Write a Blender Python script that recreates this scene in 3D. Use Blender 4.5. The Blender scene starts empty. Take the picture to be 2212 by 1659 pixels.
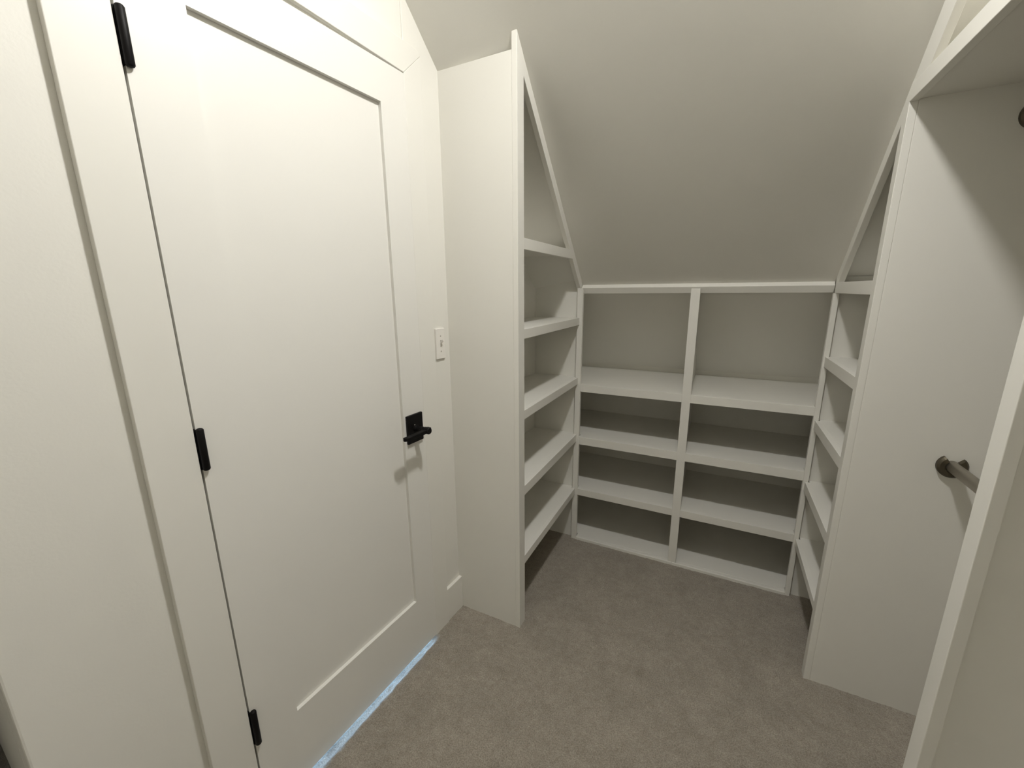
import bpy, bmesh, math
from mathutils import Vector, Matrix, noise

scene = bpy.context.scene
col = scene.collection

# ------------------------------------------------------------------ camera
cam_d = bpy.data.cameras.new('camera')
cam = bpy.data.objects.new('camera', cam_d)
col.objects.link(cam)
R_ = Vector((0.89378112, 0.44841607, -0.00885086))
U_ = Vector((-0.0925956, 0.20379835, 0.97462418))
F_ = Vector((-0.43884093, 0.87028114, -0.22367248))
M = Matrix.Identity(4)
for i in range(3):
    M[i][0], M[i][1], M[i][2] = R_[i], U_[i], -F_[i]
M.translation = (0.96857, 0.0, 1.38505)
cam.matrix_world = M
cam_d.sensor_fit = 'HORIZONTAL'
cam_d.sensor_width = 36.0
cam_d.lens = 36.0 * 883.02 / 2212
cam_d.clip_start = 0.02
scene.camera = cam

# ------------------------------------------------------------------ world, light, exposure
world = bpy.data.worlds.new('world')
world.use_nodes = True
world.node_tree.nodes['Background'].inputs[0].default_value = (0.5, 0.6, 0.8, 1)
world.node_tree.nodes['Background'].inputs[1].default_value = 0.02
scene.world = world
vs = scene.view_settings
vs.view_transform = 'Standard'
vs.look = 'None'
vs.exposure = 0.0
vs.gamma = 1.0
vs.use_curve_mapping = False
scene.cycles.max_bounces = 10
scene.cycles.diffuse_bounces = 7
scene.cycles.use_denoising = True

LAMP_POS = (0.903, 0.780, 2.630)      # ceiling bulb, above and a little ahead of the camera
LAMP_R = 0.065
DOME = 0.030
LAMP_STRENGTH = 640.0
DAY_POWER = 105.0                   # daylight in the bedroom beyond the door

# wall frame: the door wall is turned a little against the shelving
DA = 0.0669
O0 = Vector((0.0, 0.4328, 0.0))
CDA, SDA = math.cos(DA), math.sin(DA)
def w2x(off, s, z=0.0):
    return Vector((O0.x + off * CDA + s * SDA, O0.y - off * SDA + s * CDA, z))

day = bpy.data.lights.new('daylight', 'AREA')
day.shape = 'RECTANGLE'
day.size = 1.15
day.size_y = 0.9
day.energy = DAY_POWER
day.color = (0.40, 0.66, 1.0)
day_o = bpy.data.objects.new('bedroom_daylight', day)
col.objects.link(day_o)
day_o.location = w2x(-1.35, 0.35, 0.50)
day_o.rotation_euler = Vector((CDA, -SDA, -0.30)).to_track_quat('-Z', 'Y').to_euler()

# ------------------------------------------------------------------ materials
def mat(name, base, rough=0.5, metal=0.0, var=0.0, vscale=8.0, bump=0.0, bscale=300.0, bdist=0.0005):
    m = bpy.data.materials.new(name)
    m.use_nodes = True
    nt = m.node_tree
    b = nt.nodes['Principled BSDF']
    b.inputs['Base Color'].default_value = (*base, 1)
    b.inputs['Roughness'].default_value = rough
    b.inputs['Metallic'].default_value = metal
    tc = nt.nodes.new('ShaderNodeTexCoord')
    if var:
        n = nt.nodes.new('ShaderNodeTexNoise')
        n.inputs['Scale'].default_value = vscale
        n.inputs['Detail'].default_value = 3
        nt.links.new(tc.outputs['Object'], n.inputs['Vector'])
        mx = nt.nodes.new('ShaderNodeMix')
        mx.data_type = 'RGBA'
        mx.inputs[6].default_value = (*[c * (1 - var) for c in base], 1)
        mx.inputs[7].default_value = (*[min(1, c * (1 + var)) for c in base], 1)
        nt.links.new(n.outputs['Fac'], mx.inputs[0])
        nt.links.new(mx.outputs[2], b.inputs['Base Color'])
    if bump:
        n2 = nt.nodes.new('ShaderNodeTexNoise')
        n2.inputs['Scale'].default_value = bscale
        n2.inputs['Detail'].default_value = 2
        nt.links.new(tc.outputs['Object'], n2.inputs['Vector'])
        bp = nt.nodes.new('ShaderNodeBump')
        bp.inputs['Strength'].default_value = bump
        bp.inputs['Distance'].default_value = bdist
        nt.links.new(n2.outputs['Fac'], bp.inputs['Height'])
        nt.links.new(bp.outputs['Normal'], b.inputs['Normal'])
    return m

PAINT = (0.747, 0.733, 0.683)
M_wall = mat('wall_paint', PAINT, 0.62, var=0.015, bump=0.25, bscale=160, bdist=0.0006)
M_ceil = mat('ceiling_paint', (0.747, 0.733, 0.683), 0.75, var=0.012, bump=0.3, bscale=130, bdist=0.0006)
M_trim = mat('trim_paint', (0.747, 0.733, 0.683), 0.42, var=0.012, vscale=5, bump=0.1, bscale=90, bdist=0.0003)
M_door = mat('door_paint', (0.750, 0.738, 0.697), 0.40, var=0.01, vscale=4, bump=0.1, bscale=90, bdist=0.0003)
M_black = mat('black_metal', (0.0035, 0.003, 0.003), 0.55, var=0.2, vscale=60)
M_black.node_tree.nodes['Principled BSDF'].inputs['Specular IOR Level'].default_value = 0.18
M_nickel = mat('satin_nickel', (0.36, 0.33, 0.27), 0.38, metal=0.85, var=0.08, vscale=40)
M_dark_metal = mat('dark_bronze_metal', (0.085, 0.072, 0.048), 0.45, metal=0.6, var=0.12, vscale=60)
M_plastic = mat('white_plastic', (0.78, 0.755, 0.71), 0.3, var=0.01)
M_screw = mat('screw_paint', (0.45, 0.43, 0.38), 0.4, metal=0.3, var=0.05, vscale=80)
M_brown = mat('brown_wood', (0.055, 0.042, 0.025), 0.5, var=0.2, vscale=12)
M_bed = mat('bedroom_paint', (0.75, 0.78, 0.82), 0.6, var=0.02)

def emis(name, c, s):
    m = bpy.data.materials.new(name)
    m.use_nodes = True
    nt = m.node_tree
    b = nt.nodes['Principled BSDF']
    b.inputs['Base Color'].default_value = (*c, 1)
    b.inputs['Emission Color'].default_value = (*c, 1)
    b.inputs['Emission Strength'].default_value = s
    return m
M_lamp = emis('lit_bulb_glass', (1.0, 0.985, 0.952), LAMP_STRENGTH)

def carpet_mat():
    m = bpy.data.materials.new('carpet_cut_pile')
    m.use_nodes = True
    nt = m.node_tree
    b = nt.nodes['Principled BSDF']
    b.inputs['Roughness'].default_value = 0.95
    b.inputs['Specular IOR Level'].default_value = 0.15
    b.inputs['Sheen Weight'].default_value = 0.25
    b.inputs['Sheen Roughness'].default_value = 0.6
    tc = nt.nodes.new('ShaderNodeTexCoord')
    def nz(scale, detail, rough=0.6):
        n = nt.nodes.new('ShaderNodeTexNoise')
        n.inputs['Scale'].default_value = scale
        n.inputs['Detail'].default_value = detail
        n.inputs['Roughness'].default_value = rough
        nt.links.new(tc.outputs['Object'], n.inputs['Vector'])
        return n
    big, mid, fine = nz(9, 5), nz(38, 6, 0.75), nz(260, 4, 0.75)
    def ramp(src, c0, c1, p0=0.3, p1=0.7):
        r = nt.nodes.new('ShaderNodeValToRGB')
        r.color_ramp.elements[0].position = p0
        r.color_ramp.elements[1].position = p1
        r.color_ramp.elements[0].color = (*c0, 1)
        r.color_ramp.elements[1].color = (*c1, 1)
        nt.links.new(src.outputs['Fac'], r.inputs[0])
        return r
    r1 = ramp(big, (0.288, 0.257, 0.213), (0.368, 0.332, 0.280))
    r2 = ramp(mid, (0.82, 0.80, 0.775), (1.12, 1.12, 1.12))
    r3 = ramp(fine, (0.52, 0.50, 0.47), (1.36, 1.36, 1.36), 0.32, 0.68)
    def mul(a, c):
        x = nt.nodes.new('ShaderNodeMix')
        x.data_type = 'RGBA'
        x.blend_type = 'MULTIPLY'
        x.inputs[0].default_value = 1.0
        nt.links.new(a, x.inputs[6])
        nt.links.new(c, x.inputs[7])
        return x.outputs[2]
    nt.links.new(mul(mul(r1.outputs[0], r2.outputs[0]), r3.outputs[0]), b.inputs['Base Color'])
    add = nt.nodes.new('ShaderNodeMath')
    add.operation = 'ADD'
    nt.links.new(mid.outputs['Fac'], add.inputs[0])
    nt.links.new(fine.outputs['Fac'], add.inputs[1])
    bp = nt.nodes.new('ShaderNodeBump')
    bp.inputs['Strength'].default_value = 0.7
    bp.inputs['Distance'].default_value = 0.006
    nt.links.new(add.outputs[0], bp.inputs['Height'])
    nt.links.new(bp.outputs['Normal'], b.inputs['Normal'])
    return m
M_carpet = carpet_mat()

# ------------------------------------------------------------------ mesh helpers
def box(bm, x0, x1, y0, y1, z0, z1):
    v = [bm.verts.new((x, y, z)) for z in (z0, z1) for y in (y0, y1) for x in (x0, x1)]
    for f in ((0, 2, 3, 1), (4, 5, 7, 6), (0, 1, 5, 4), (2, 6, 7, 3), (0, 4, 6, 2), (1, 3, 7, 5)):
        bm.faces.new([v[i] for i in f])

def prism(bm, pts, axis, a0, a1):
    """extrude the polygon pts (2D) along axis ('x','y','z')"""
    def mk(p, a):
        return {'x': (a, p[0], p[1]), 'y': (p[0], a, p[1]), 'z': (p[0], p[1], a)}[axis]
    lo = [bm.verts.new(mk(p, a0)) for p in pts]
    hi = [bm.verts.new(mk(p, a1)) for p in pts]
    n = len(pts)
    bm.faces.new(lo)
    bm.faces.new(hi[::-1])
    for i in range(n):
        bm.faces.new((lo[i], hi[i], hi[(i + 1) % n], lo[(i + 1) % n]))

def lathe(bm, prof, axis, c, n=24):
    """revolve (radius, along) profile about an axis through c"""
    c = Vector(c)
    ax = {'x': Vector((1, 0, 0)), 'y': Vector((0, 1, 0)), 'z': Vector((0, 0, 1))}[axis] if isinstance(axis, str) else Vector(axis).normalized()
    a = ax.orthogonal().normalized()
    b = ax.cross(a)
    rings = []
    for r, t in prof:
        rings.append([bm.verts.new(c + ax * t + (a * math.cos(k * 2 * math.pi / n) + b * math.sin(k * 2 * math.pi / n)) * max(r, 1e-5)) for k in range(n)])
    for q in range(len(rings) - 1):
        for k in range(n):
            bm.faces.new((rings[q][k], rings[q][(k + 1) % n], rings[q + 1][(k + 1) % n], rings[q + 1][k]))
    bm.faces.new(rings[0][::-1])
    bm.faces.new(rings[-1])

def obj(name, build, m, parent=None, bevel=0.0, smooth=False, loc=None, rotz=0.0):
    bm = bmesh.new()
    build(bm)
    bmesh.ops.recalc_face_normals(bm, faces=bm.faces)
    if parent is not None and loc is None:
        off = Vector(parent.get('_base', (0, 0, 0)))
        if off.length:
            bmesh.ops.translate(bm, verts=bm.verts, vec=-off)
    me = bpy.data.meshes.new(name)
    bm.to_mesh(me)
    bm.free()
    me.materials.append(m)
    if smooth:
        for p in me.polygons:
            p.use_smooth = True
    o = bpy.data.objects.new(name, me)
    col.objects.link(o)
    if parent is not None:
        o.parent = parent
        if parent.type == 'MESH':
            o.location = -Vector(parent.get('_loc', (0, 0, 0)))
    if loc is not None:
        o.location = loc
    if rotz:
        o.rotation_euler.z = rotz
    if bevel:
        bv = o.modifiers.new('soft_edge', 'BEVEL')
        bv.width = bevel
        bv.segments = 2
        bv.limit_method = 'ANGLE'
    return o

def thing(name, label, cat, base=(0, 0, 0), rotz=0.0, loc=None, group=None, kind=None):
    """Empty at the thing's base; parts are written in room (or wall-frame) coordinates"""
    e = bpy.data.objects.new(name, None)
    col.objects.link(e)
    e.empty_display_size = 0.05
    if loc is not None:            # wall frame: base is given in wall coordinates
        e.location = loc
    else:
        e.location = base
    e['_base'] = tuple(base)
    e.rotation_euler.z = rotz
    e['label'] = label
    e['category'] = cat
    if group:
        e['group'] = group
    if kind:
        e['kind'] = kind
    return e

def part(name, build, m, parent, bevel=0.0012, smooth=False, label=None):
    """part of an Empty thing; sub-parts hang on a part and share the same coordinates"""
    top = parent
    if parent.type == 'MESH':
        top = parent.parent
    bm = bmesh.new()
    build(bm)
    bmesh.ops.recalc_face_normals(bm, faces=bm.faces)
    bmesh.ops.translate(bm, verts=bm.verts, vec=-Vector(top['_base']))
    me = bpy.data.meshes.new(name)
    bm.to_mesh(me)
    bm.free()
    me.materials.append(m)
    if smooth:
        for p in me.polygons:
            p.use_smooth = True
    o = bpy.data.objects.new(name, me)
    col.objects.link(o)
    o.parent = parent
    if label:
        o['label'] = label
    if bevel:
        bv = o.modifiers.new('soft_edge', 'BEVEL')
        bv.width = bevel
        bv.segments = 2
        bv.limit_method = 'ANGLE'
    return o

def struct(name, build, m, label, cat, bevel=0.0, wall=False, smooth=False):
    o = obj(name, build, m, bevel=bevel, smooth=smooth)
    if wall:
        o.location = O0
        o.rotation_euler.z = -DA
    o['kind'] = 'structure'
    o['label'] = label
    o['category'] = cat
    return o

def boxes(*bs):
    def f(bm):
        for b in bs:
            box(bm, *b)
    return f

# ------------------------------------------------------------------ key dimensions
K = 3.459              # sloped ceiling: y + z = K
XW = 0.3387            # face of the left shelf unit
YS = 1.3035            # front of the left unit's side panel
YS1 = 1.3528
YB = 2.0114            # face of the back unit
YK = 2.53              # knee wall
XC0, XC1 = 0.8448, 0.8832
XQ = 1.3618            # face of the right-hand joinery
YQ, YQ1 = 1.5535, 1.5881
XR = 1.97              # right wall
ZF = 2.80              # flat ceiling
WO = -0.019            # wall surface offset behind the casing face
S_DOOR = 0.690
Z_DOOR = 2.0275
S_REC = -0.3274        # corner where the door wall ends
YF = -1.5              # wall behind the camera

# ------------------------------------------------------------------ floor
def groove(x, y):
    dx, dy = x - O0.x, y - O0.y
    off = dx * CDA - dy * SDA
    s = dx * SDA + dy * CDA
    if off > 0.045 or s < -0.03 or s > S_DOOR + 0.005:
        return 0.0
    e = 1.0
    if off > 0.003:
        t = (off - 0.003) / (0.036 - 0.020 * max(0, min(1, s / S_DOOR)) + 0.006 * noise.noise((s * 30, 2.0, 0.0)))
        e = 0.5 + 0.5 * math.cos(math.pi * min(1, t))
    if s < 0.0:
        e *= max(0, 1 + s / 0.03)
    if s > S_DOOR - 0.035:
        e *= max(0, 1 - (s - S_DOOR + 0.035) / 0.04)
    return -0.016 * e

def floor_build(bm):
    def grid(x0, x1, y0, y1, step, amp):
        nx, ny = int(round((x1 - x0) / step)), int(round((y1 - y0) / step))
        rows = []
        for j in range(ny + 1):
            y = y0 + (y1 - y0) * j / ny
            row = []
            for i in range(nx + 1):
                x = x0 + (x1 - x0) * i / nx
                h = 0.0
                if amp:
                    h = amp * (0.6 * noise.noise((x * 70, y * 70, 0.3)) + 0.5 * noise.noise((x * 24, y * 24, 4.1)) + 0.55 * noise.noise((x * 160, y * 160, 8.0))) + groove(x, y)
                row.append(bm.verts.new((x, y, h)))
            rows.append(row)
        for j in range(ny):
            for i in range(nx):
                bm.faces.new((rows[j][i], rows[j][i + 1], rows[j + 1][i + 1], rows[j + 1][i]))
    grid(-0.08, 1.98, 0.30, 2.46, 0.0060, 0.0028)
    box(bm, -1.75, 2.1, YF - 0.1, 2.7, -0.06, -0.017)
    box(bm, -1.75, 2.1, YF - 0.1, 0.30, -0.02, -0.0005)
    box(bm, -1.75, -0.08, 0.30, 2.46, -0.0175, -0.0165)
floor = struct('floor', floor_build, M_carpet, 'taupe cut pile carpet covering the closet floor', 'carpet', smooth=True)

# ------------------------------------------------------------------ walls
S_J0, S_J1, Z_J = -0.0045, S_DOOR + 0.004, Z_DOOR + 0.006   # door opening
def wall_left_build(bm):
    o0, o1 = WO - 0.11, WO
    box(bm, o0, o1, S_REC, S_J0 - 0.018, -0.05, 2.9)
    box(bm, o0, o1, S_J1 + 0.018, 2.15, -0.05, 2.9)
    box(bm, o0, o1, S_J0 - 0.018, S_J1 + 0.018, Z_J + 0.018, 2.9)
struct('wall_left', wall_left_build, M_wall, 'white painted wall around the paneled door', 'wall', wall=True, bevel=0.004)
struct('wall_alcove', boxes((-1.09, WO - 0.11, S_REC, S_REC + 0.06, -0.05, 2.9), (WO - 0.11, WO, -2.2, -1.25, -0.05, 2.9), (-1.7, WO - 0.11, -1.33, -1.27, -0.05, 2.9)),
       M_wall, 'white return wall of the alcove beside the door wall corner', 'wall', wall=True)
struct('wall_alcove_end', boxes((-1.72, -1.62, -1.4, 0.0, -0.05, 2.9), (-1.64, -1.09, S_REC + 0.02, S_REC + 0.06, -0.05, 2.9)), M_brown,
       'dark brown end wall deep in the alcove', 'wall', wall=True)
struct('wall_bedroom', boxes((-1.6, -1.5, -0.25, 0.95, -0.05, 2.5), (-1.5, WO - 0.11, -0.262, -0.252, -0.05, 2.5), (-1.5, WO - 0.11, 0.94, 0.95, -0.05, 2.5), (-1.5, WO - 0.11, -0.25, 0.95, 2.45, 2.5)),
       M_bed, 'pale bedroom wall beyond the closed door', 'wall', wall=True)
struct('wall_back', boxes((0.0, XR + 0.1, YK, YK + 0.08, -0.05, 1.05)), M_wall, 'low knee wall behind the back shelves', 'wall')
struct('wall_right', boxes((XR, XR + 0.1, YF, YK + 0.08, -0.05, 2.9)), M_wall, 'white painted wall behind the hanging rods', 'wall')
struct('wall_front', boxes((-1.75, XR + 0.1, YF - 0.1, YF, -0.05, 2.9)), M_wall, 'white painted wall opposite the sloped ceiling', 'wall')

# ceiling: 45 degree slope with a slightly low plaster edge along the door wall
def ceiling_build(bm):
    xs = [-0.25, -0.05] + [XW * k / 14 for k in range(15)] + [0.40, 0.5, 0.8, 1.1, 1.4, 1.7, XR + 0.1]
    ys = [K - ZF + (2.62 - (K - ZF)) * j / 24 for j in range(25)]
    def zz(x, y):
        d = 0.052 * min(1, max(0, (XW - x) / 0.32)) ** 1.5
        d *= min(1, max(0.0, (y - (K - ZF)) / 0.25))
        return K - y - d
    lo = [[bm.verts.new((x, y, zz(x, y))) for x in xs] for y in ys]
    hi = [[bm.verts.new((x, y, K - y + 0.12)) for x in xs] for y in ys]
    for j in range(len(ys) - 1):
        for i in range(len(xs) - 1):
            bm.faces.new((lo[j][i], lo[j + 1][i], lo[j + 1][i + 1], lo[j][i + 1]))
            bm.faces.new((hi[j][i], hi[j][i + 1], hi[j + 1][i + 1], hi[j + 1][i]))
    for f in bm.faces:
        f.smooth = True
    box(bm, -1.75, XR + 0.1, YF - 0.1, K - ZF + 0.001, ZF, ZF + 0.1)
struct('ceiling', ceiling_build, M_ceil, 'off-white sloped ceiling coming down over the back shelves', 'ceiling', smooth=False)

# ------------------------------------------------------------------ door trims
C_L, C_R = -0.093, 0.7685
struct('trim_1', boxes((WO, 0.0, C_L, -0.0042, -0.02, 2.045)), M_trim, 'flat white door casing on the hinge side', 'door casing', wall=True, bevel=0.0015)
struct('trim_2', lambda bm: prism(bm, [(S_DOOR + 0.0003, -0.02), (C_R, -0.02), (C_R, 2.1040), (S_DOOR + 0.0003, 2.0305)], 'x', WO, -0.0009), M_trim, 'flat white door casing beside the light switch', 'door casing', wall=True, bevel=0.0015)
def head_build(bm):
    prism(bm, [(C_L, 2.045), (0.0, 2.052), (S_DOOR + 0.0003, 2.0310), (C_R, 2.1045), (C_R - 0.016, 2.1170), (C_L, 2.128)], 'x', WO, -0.0006)
struct('trim_3', head_build, M_trim, 'flat white head casing above the door', 'door casing', wall=True, bevel=0.0015)
struct('trim_4', boxes((WO - 0.11, -0.004, S_J0 - 0.018, S_J0, -0.03, Z_J + 0.02), (WO - 0.11, -0.004, S_J1, S_J1 + 0.018, -0.03, Z_J + 0.02),
                       (WO - 0.11, -0.012, S_J0, S_J1, Z_J + 0.002, Z_J + 0.02),
                       (-0.060, -0.0351, S_J0, S_J0 + 0.012, -0.012, Z_J), (-0.060, -0.0351, S_J1 - 0.012, S_J1, -0.012, Z_J), (-0.060, -0.0351, S_J0, S_J1, Z_J - 0.014, Z_J + 0.002)),
       M_trim, 'white door jamb lining with its stop', 'door jamb', wall=True)
struct('baseboard_left', boxes((WO, -0.004, C_R + 0.0005, 0.872, -0.02, 0.152)), M_trim, 'short white baseboard between door casing and shelf panel', 'baseboard', wall=True, bevel=0.001)

# ------------------------------------------------------------------ door
door = thing('door_1', 'white single panel shaker door with black hinges and lever', 'door', base=(0, 0, 0), loc=O0, rotz=-DA, kind='structure')
PL, PR, PB, PT = 0.112, 0.5895, 0.233, 1.919
ZB = 0.003
def slab(bm):
    box(bm, -0.035, -0.001, 0.0, PL, ZB, Z_DOOR)
    box(bm, -0.035, -0.001, PR, S_DOOR, ZB, Z_DOOR)
    box(bm, -0.035, -0.001, PL, PR, ZB, PB)
    box(bm, -0.035, -0.001, PL, PR, PT, Z_DOOR)
part('door_frame', slab, M_door, door, bevel=0)
part('door_panel', boxes((-0.026, -0.0125, PL - 0.004, PR + 0.004, PB - 0.004, PT + 0.004)), M_door, door, bevel=0)
for z0, z1 in ((1.7725, 1.866), (1.0105, 1.105), (0.247, 0.352)):
    def barrel(bm, z0=z0, z1=z1):
        r = 0.0072
        c = (0.0045, 0.0050, 0)
        lathe(bm, [(0.002, z0 - 0.001), (0.0055, z0 + 0.0005), (r, z0 + 0.003), (r, z1 - 0.003), (0.0055, z1 - 0.0005), (0.002, z1 + 0.001)], 'z', c, 16)
    h = part('hinge', barrel, M_black, door, bevel=0, smooth=True, label='black steel hinge knuckle')
    part('hinge_leaf', boxes((-0.03, 0.0008, -0.003, 0.0085, z0 + 0.002, z1 - 0.002)), M_black, h, bevel=0)
# lever handle
SH, ZH = 0.636, 0.9155
hd = part('door_handle', boxes((-0.002, 0.008, SH - 0.0375, SH + 0.0375, ZH - 0.051, ZH + 0.051)), M_black, door, bevel=0.002, label='matte black lever handle on a rectangular plate')
def neck(bm):
    lathe(bm, [(0.013, 0.007), (0.0125, 0.012), (0.0105, 0.018), (0.0105, 0.048), (0.012, 0.052), (0.012, 0.070), (0.010, 0.0725)], 'x', (0, SH, ZH), 20)
part('neck', neck, M_black, hd, bevel=0, smooth=False)
def lever(bm):
    prism(bm, [(0.0525, SH - 0.005), (0.0705, SH - 0.002), (0.0700, SH + 0.012), (0.0530, SH + 0.012)], 'z', ZH - 0.010, ZH + 0.010)
    prism(bm, [(0.0525, 0.530), (0.0600, 0.5285), (0.0710, 0.540), (0.0705, SH), (0.0525, SH)], 'z', ZH - 0.0065, ZH + 0.0065)
part('lever', lever, M_black, hd, bevel=0.002)
part('privacy_pin', lambda bm: lathe(bm, [(0.0022, 0.007), (0.0022, 0.0086), (0.0012, 0.009)], 'x', (0, SH - 0.004, ZH + 0.014), 10), M_screw, hd, bevel=0)

# ------------------------------------------------------------------ light switch
sw = thing('light_switch', 'small white toggle light switch on the wall beside the door casing', 'light switch', base=(WO, 0.8145, 1.1915), loc=w2x(WO, 0.8145, 1.1915), rotz=-DA)
part('wall_plate', boxes((WO - 0.001, WO + 0.0072, 0.7895, 0.8395, 1.1345, 1.2485)), M_plastic, sw, bevel=0.002)
part('toggle_slot', boxes((WO + 0.004, WO + 0.0076, 0.8115, 0.8180, 1.1795, 1.2050)), M_screw, sw, bevel=0)
def tog(bm):
    prism(bm, [(WO + 0.005, 1.190), (WO + 0.005, 1.201), (WO + 0.0205, 1.2085), (WO + 0.0210, 1.2020)], 'y', 0.8120, 0.8175)
part('toggle', tog, M_plastic, sw, bevel=0.0006)
for z in (1.163, 1.2205):
    part('screw', lambda bm, z=z: lathe(bm, [(0.003, 0.004), (0.003, 0.0079), (0.002, 0.0084)], 'x', (WO, 0.8148, z), 10), M_screw, sw, bevel=0)

# ------------------------------------------------------------------ helpers for joinery
def shelf_x(parent, x0, x1, y0, y1, zt, edge_x, edge_sign, edge_y0=None, edge_y1=None, zb=None):
    """shelf whose edge strip faces +x (sign 1) or -x (sign -1)"""
    zb = zt - 0.038 if zb is None else zb
    b = part('shelf', boxes((x0, x1, y0, y1, zt - 0.019, zt)), M_trim, parent)
    e0, e1 = (edge_x - 0.019, edge_x) if edge_sign > 0 else (edge_x, edge_x + 0.019)
    part('edge_strip', boxes((e0, e1, y0 if edge_y0 is None else edge_y0, y1 if edge_y1 is None else edge_y1, zb, zt + 0.0004)), M_trim, b)
    return b

def slope_poly(y0, y1, w, lift=0.004):
    """band of width w hanging under the slope between y0 and y1 (vertical cuts)"""
    d = w * math.sqrt(2)
    return [(y0, K - y0 + lift), (y1, K - y1 + lift), (y1, K - y1 - d), (y0, K - y0 - d)]

# ------------------------------------------------------------------ left shelf unit
lu = thing('shelf_unit', 'tall narrow built-in shelf unit beside the door, under the sloped ceiling', 'shelf unit', base=(0.20, 1.66, 0.0))
def wallx(y):
    s = (y - O0.y) / CDA
    return WO * CDA + s * SDA
part('side_panel', boxes((wallx(YS) - 0.006, XW - 0.019, YS, YS + 0.019, -0.012, 2.108)), M_trim, lu)
def stileL(bm):
    prism(bm, [(YS - 0.0005, -0.012), (YS1, -0.012), (YS1, K - YS1 + 0.004), (YS - 0.0005, K - YS + 0.002)], 'x', XW - 0.019, XW)
part('face_stile', stileL, M_trim, lu)
part('sloped_trim', lambda bm: prism(bm, slope_poly(YS1 - 0.002, 2.030, 0.038), 'x', XW - 0.0192, XW - 0.0004), M_trim, lu)
YE = 2.0306
part('end_panel', lambda bm: prism(bm, [(YE, -0.012), (YE + 0.019, -0.012), (YE + 0.019, K - YE - 0.019), (YE, K - YE)], 'x', wallx(YE) - 0.006, 0.3366), M_trim, lu)
LZ = [(1.5616, 1.5233), (1.2465, 1.2108), (0.9395, 0.9034), (0.6272, 0.5867), (0.3123, 0.2752)]
for i, (zt, zb) in enumerate(LZ):
    yend = YE if i else K - zt - 0.004
    b = part('shelf', lambda bm, zt=zt, yend=yend: prism(bm, [(wallx(YS) - 0.004, YS + 0.0185), (wallx(yend) - 0.004, yend), (XW - 0.018, yend), (XW - 0.018, YS + 0.0185)], 'z', zt - 0.019, zt), M_trim, lu)
    ye = YB - 0.0002
    if i:
        part('edge_strip', boxes((XW - 0.019, XW, YS1 - 0.002, ye, zb, zt)), M_trim, b)
    else:
        part('edge_strip', lambda bm, zt=zt, zb=zb: prism(bm, [(YS1 - 0.002, zb), (K - zb - 0.03, zb), (K - zt - 0.03, zt), (YS1 - 0.002, zt)], 'x', XW - 0.019, XW), M_trim, b)

# ------------------------------------------------------------------ back shelf unit
bu = thing('shelf_unit', 'low wide built-in shelf unit with two columns against the knee wall', 'shelf unit', base=(0.864, 2.24, 0.0))
XL0, XL1 = 0.3243, 0.3530
XRs0, XRs1 = 1.3557, 1.3745
XE = 1.700             # the shelves run on behind the stiles to a far end panel
part('side_stile', lambda bm: prism(bm, [(YB, -0.012), (YE - 0.0002, -0.012), (YE - 0.0002, 1.3735), (YB, 1.3925)], 'x', XL0, XL1), M_trim, bu)
part('side_stile', lambda bm: prism(bm, [(YB, -0.012), (YE - 0.0002, -0.012), (YE - 0.0002, 1.362), (YB, 1.362)], 'x', XRs0, XRs1), M_trim, bu)
part('far_end_panel', lambda bm: prism(bm, [(YE + 0.0195, -0.012), (YK, -0.012), (YK, K - YK - 0.004), (YE + 0.0195, K - YE - 0.026)], 'x', XE, XE + 0.019), M_trim, bu)
dv = part('divider', lambda bm: prism(bm, [(YB + 0.018, 0.012), (YK, 0.012), (YK, K - YK - 0.004), (2.075, K - 2.079), (YB + 0.03, 1.375), (YB + 0.018, 1.375)], 'x', 0.8545, 0.8735), M_trim, bu)
part('center_stile', boxes((XC0, XC1, YB, YB + 0.019, 0.0145, 1.3853)), M_trim, dv)
BZ = [(0.9039, 0.8641), (0.6153, 0.5725), (0.3133, 0.2747)]
YP_ = YE + 0.0193      # back face of the neighbours' end panels
def bay_left(z0, z1):
    def f(bm):
        prism(bm, [(wallx(YP_) - 0.004, YP_), (wallx(YK) - 0.004, YK), (0.8545, YK), (0.8545, YB + 0.018), (XL1 - 0.0005, YB + 0.018), (XL1 - 0.0005, YP_)], 'z', z0, z1)
    return f
def bay_right(z0, z1):
    def f(bm):
        prism(bm, [(0.8735, YB + 0.018), (0.8735, YK), (XE + 0.001, YK), (XE + 0.001, YP_), (XRs0 + 0.0005, YP_), (XRs0 + 0.0005, YB + 0.018)], 'z', z0, z1)
    return f
for zt, zb in BZ:
    for bay, ea, eb in ((bay_left, XL1, XC0 + 0.0005), (bay_right, XC1 - 0.0005, XRs0)):
        b = part('shelf', bay(zt - 0.019, zt), M_trim, bu)
        part('edge_strip', boxes((ea, eb, YB + 0.0004, YB + 0.019, zb, zt)), M_trim, b)
for bay, xa, xb in ((bay_left, XL1 - 0.0005, 0.8640), (bay_right, 0.8640, XRs0 + 0.0005)):
    b = part('bottom_board', bay(-0.012, 0.0156), M_trim, bu, bevel=0.002)
    part('edge_strip', boxes((xa, xb, YB - 0.003, YB + 0.019, -0.012, 0.0158)), M_trim, b, bevel=0.003)
def top_rail(bm):
    q = math.sqrt(0.5)
    t = 0.0225
    y1, z1 = 2.0525, K - 2.0525 + 0.002
    L = 0.040
    # section: upper edge (faces up the slope) and a lower face tilted steeper to catch more room light
    prism(bm, [(y1, z1), (y1 - t * q, z1 - t * q), (y1 - t * q + 0.014, z1 - t * q - L * q), (y1 + L * q, z1 - L * q)], 'x', XW - 0.0002, XQ - 0.0002)
part('top_rail', top_rail, M_trim, bu, bevel=0.001)

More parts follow.
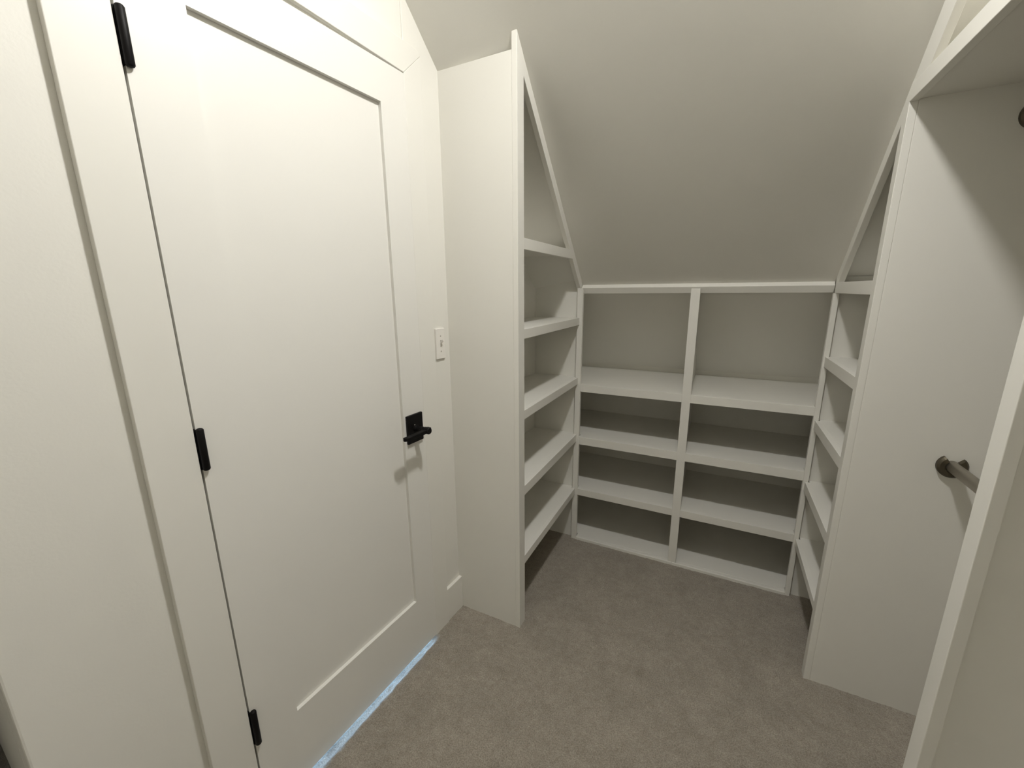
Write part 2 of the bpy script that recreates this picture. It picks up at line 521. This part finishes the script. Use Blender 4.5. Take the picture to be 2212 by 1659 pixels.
# ------------------------------------------------------------------ right shelf unit
ru = thing('shelf_unit', 'narrow built-in shelf unit under the sloped ceiling beside the hanging space', 'shelf unit', base=(1.51, 1.79, 0.0))
part('side_panel', boxes((XQ + 0.019, XR + 0.004, YQ, YQ + 0.019, -0.012, K - YQ - 0.022)), M_trim, ru)
part('face_stile', lambda bm: prism(bm, [(YQ - 0.0005, -0.012), (YQ1, -0.012), (YQ1, K - YQ1 + 0.003), (YQ - 0.0005, K - YQ + 0.003)], 'x', XQ, XQ + 0.019), M_trim, ru)
part('sloped_trim', lambda bm: prism(bm, slope_poly(YQ1 - 0.002, 2.035, 0.038), 'x', XQ + 0.0004, XQ + 0.0192), M_trim, ru)
part('end_panel', lambda bm: prism(bm, [(YE, -0.012), (YE + 0.019, -0.012), (YE + 0.019, K - YE - 0.022), (YE, K - YE - 0.003)], 'x', XRs1 - 0.0003, 1.686), M_trim, ru)
part('back_panel', lambda bm: prism(bm, [(YQ + 0.018, -0.012), (YE + 0.002, -0.012), (YE + 0.002, K - YE - 0.004), (YQ + 0.018, K - YQ - 0.025)], 'x', 1.667, 1.686), M_trim, ru)
RZ = [(1.4037, 1.3623), (1.1136, 1.0728), (0.8463, 0.8069), (0.5706, 0.5311), (0.2955, 0.2648)]
for i, (zt, zb) in enumerate(RZ):
    b = part('shelf', boxes((XQ + 0.018, 1.668, YQ + 0.0185, YE, zt - 0.019, zt)), M_trim, ru)
    part('edge_strip', boxes((XQ, XQ + 0.019, YQ1 - 0.002, YB - 0.0002 if i else 2.03, zb, zt)), M_trim, b)

# ------------------------------------------------------------------ hanging space on the right
ZS1, ZS0 = 1.9000, 1.8578
hs = thing('closet_shelf', 'deep white shelf above the hanging rod, with a bright front strip', 'shelf', base=(1.66, 0.6, ZS0))
b = part('shelf_board', boxes((XQ + 0.018, XR, -0.45, YQ + 0.001, ZS0 + 0.012, ZS1)), M_trim, hs)
part('edge_strip', boxes((XQ - 0.0004, XQ + 0.019, -0.45, YQ + 0.001, ZS0, ZS1)), M_trim, b)
part('underside_board', boxes((XQ + 0.018, XR, -0.45, YQ + 0.001, ZS0 + 0.004, ZS0 + 0.0125)), M_trim, b, bevel=0)
fa = struct('trim_5', lambda bm: prism(bm, [(K - ZF, ZF + 0.004), (YQ + 0.002, K - YQ + 0.002), (YQ + 0.002, ZS1 - 0.0005), (K - 0.105 - ZS1, ZS1 - 0.0005), (K - ZF, ZF - 0.105)], 'x', XQ + 0.0006, XQ + 0.0186), M_trim,
            'sloped white fascia board along the ceiling above the closet shelf', 'trim board', bevel=0.001)
dp = thing('divider_panel', 'upright white closet divider standing between floor and closet shelf', 'panel', base=(1.66, 0.85, 0.0))
part('panel', boxes((XQ + 0.0185, XR + 0.003, 0.842, 0.861, -0.012, ZS0 + 0.0041)), M_trim, dp)
part('face_stile', boxes((XQ, XQ + 0.019, 0.8305, 0.8685, -0.012, ZS0 + 0.0002)), M_trim, dp)

def rod(zc, label):
    xc = 1.608
    t = thing('closet_rod', label, 'closet rod', base=(xc, 1.2, zc))
    part('rod', lambda bm: lathe(bm, [(0.0150, 0.861), (0.0160, 0.862), (0.0160, YQ - 0.002), (0.015, YQ - 0.001)], 'y', (xc, 0, zc), 28), M_nickel, t, bevel=0, smooth=True)
    for y0, y1 in ((YQ - 0.016, YQ + 0.0005), (0.8605, 0.877)):
        def sock(bm, y0=y0, y1=y1):
            n = 26
            a0, a1 = math.radians(125), math.radians(405)
            ring = []
            for k in range(n + 1):
                a = a0 + (a1 - a0) * k / n
                c, s_ = math.cos(a), math.sin(a)
                ring.append([bm.verts.new((xc + rr * c, yy, zc + rr * s_)) for rr, yy in ((0.0175, y0), (0.029, y0), (0.034, y0 + (y1 - y0) * 0.35 if y1 > 1.2 else y0), (0.034, y1), (0.0175, y1))])
            for k in range(n):
                for q in range(5):
                    bm.faces.new((ring[k][q], ring[k][(q + 1) % 5], ring[k + 1][(q + 1) % 5], ring[k + 1][q]))
            bm.faces.new(ring[0])
            bm.faces.new(ring[-1][::-1])
        part('rod_socket', sock, M_dark_metal, t, bevel=0, label='dark metal U-shaped rod socket')
    return t
rod(0.878, 'lower satin metal closet rod running from side panel to divider')
rod(1.788, 'upper satin metal closet rod just under the closet shelf')

# ------------------------------------------------------------------ ceiling lamp (above the camera)
cl = thing('ceiling_lamp', 'small round drum lamp with a frosted diffuser on the sloped ceiling', 'lamp', base=(LAMP_POS[0], LAMP_POS[1], LAMP_POS[2]))
lx, ly, lz = LAMP_POS
# shallow drum flush on the slope, lit diffuser facing into the room
hgt = (K - ly - lz) / math.sqrt(2)
part('drum', lambda bm: lathe(bm, [(LAMP_R + 0.006, 0.001), (LAMP_R + 0.010, 0.004), (LAMP_R + 0.014, hgt + 0.004)], (0, 0.6, 1), (lx, ly, lz), 28), M_plastic, cl, bevel=0)
part('diffuser', lambda bm: lathe(bm, [(LAMP_R * 0.30, -DOME), (LAMP_R * 0.62, -DOME * 0.85), (LAMP_R * 0.88, -DOME * 0.5), (LAMP_R, 0.0), (LAMP_R, 0.002)], (0, 0.6, 1), (lx, ly, lz), 28), M_lamp, cl, bevel=0, smooth=True)

for o in bpy.data.objects:
    if '_base' in o:
        del o['_base']
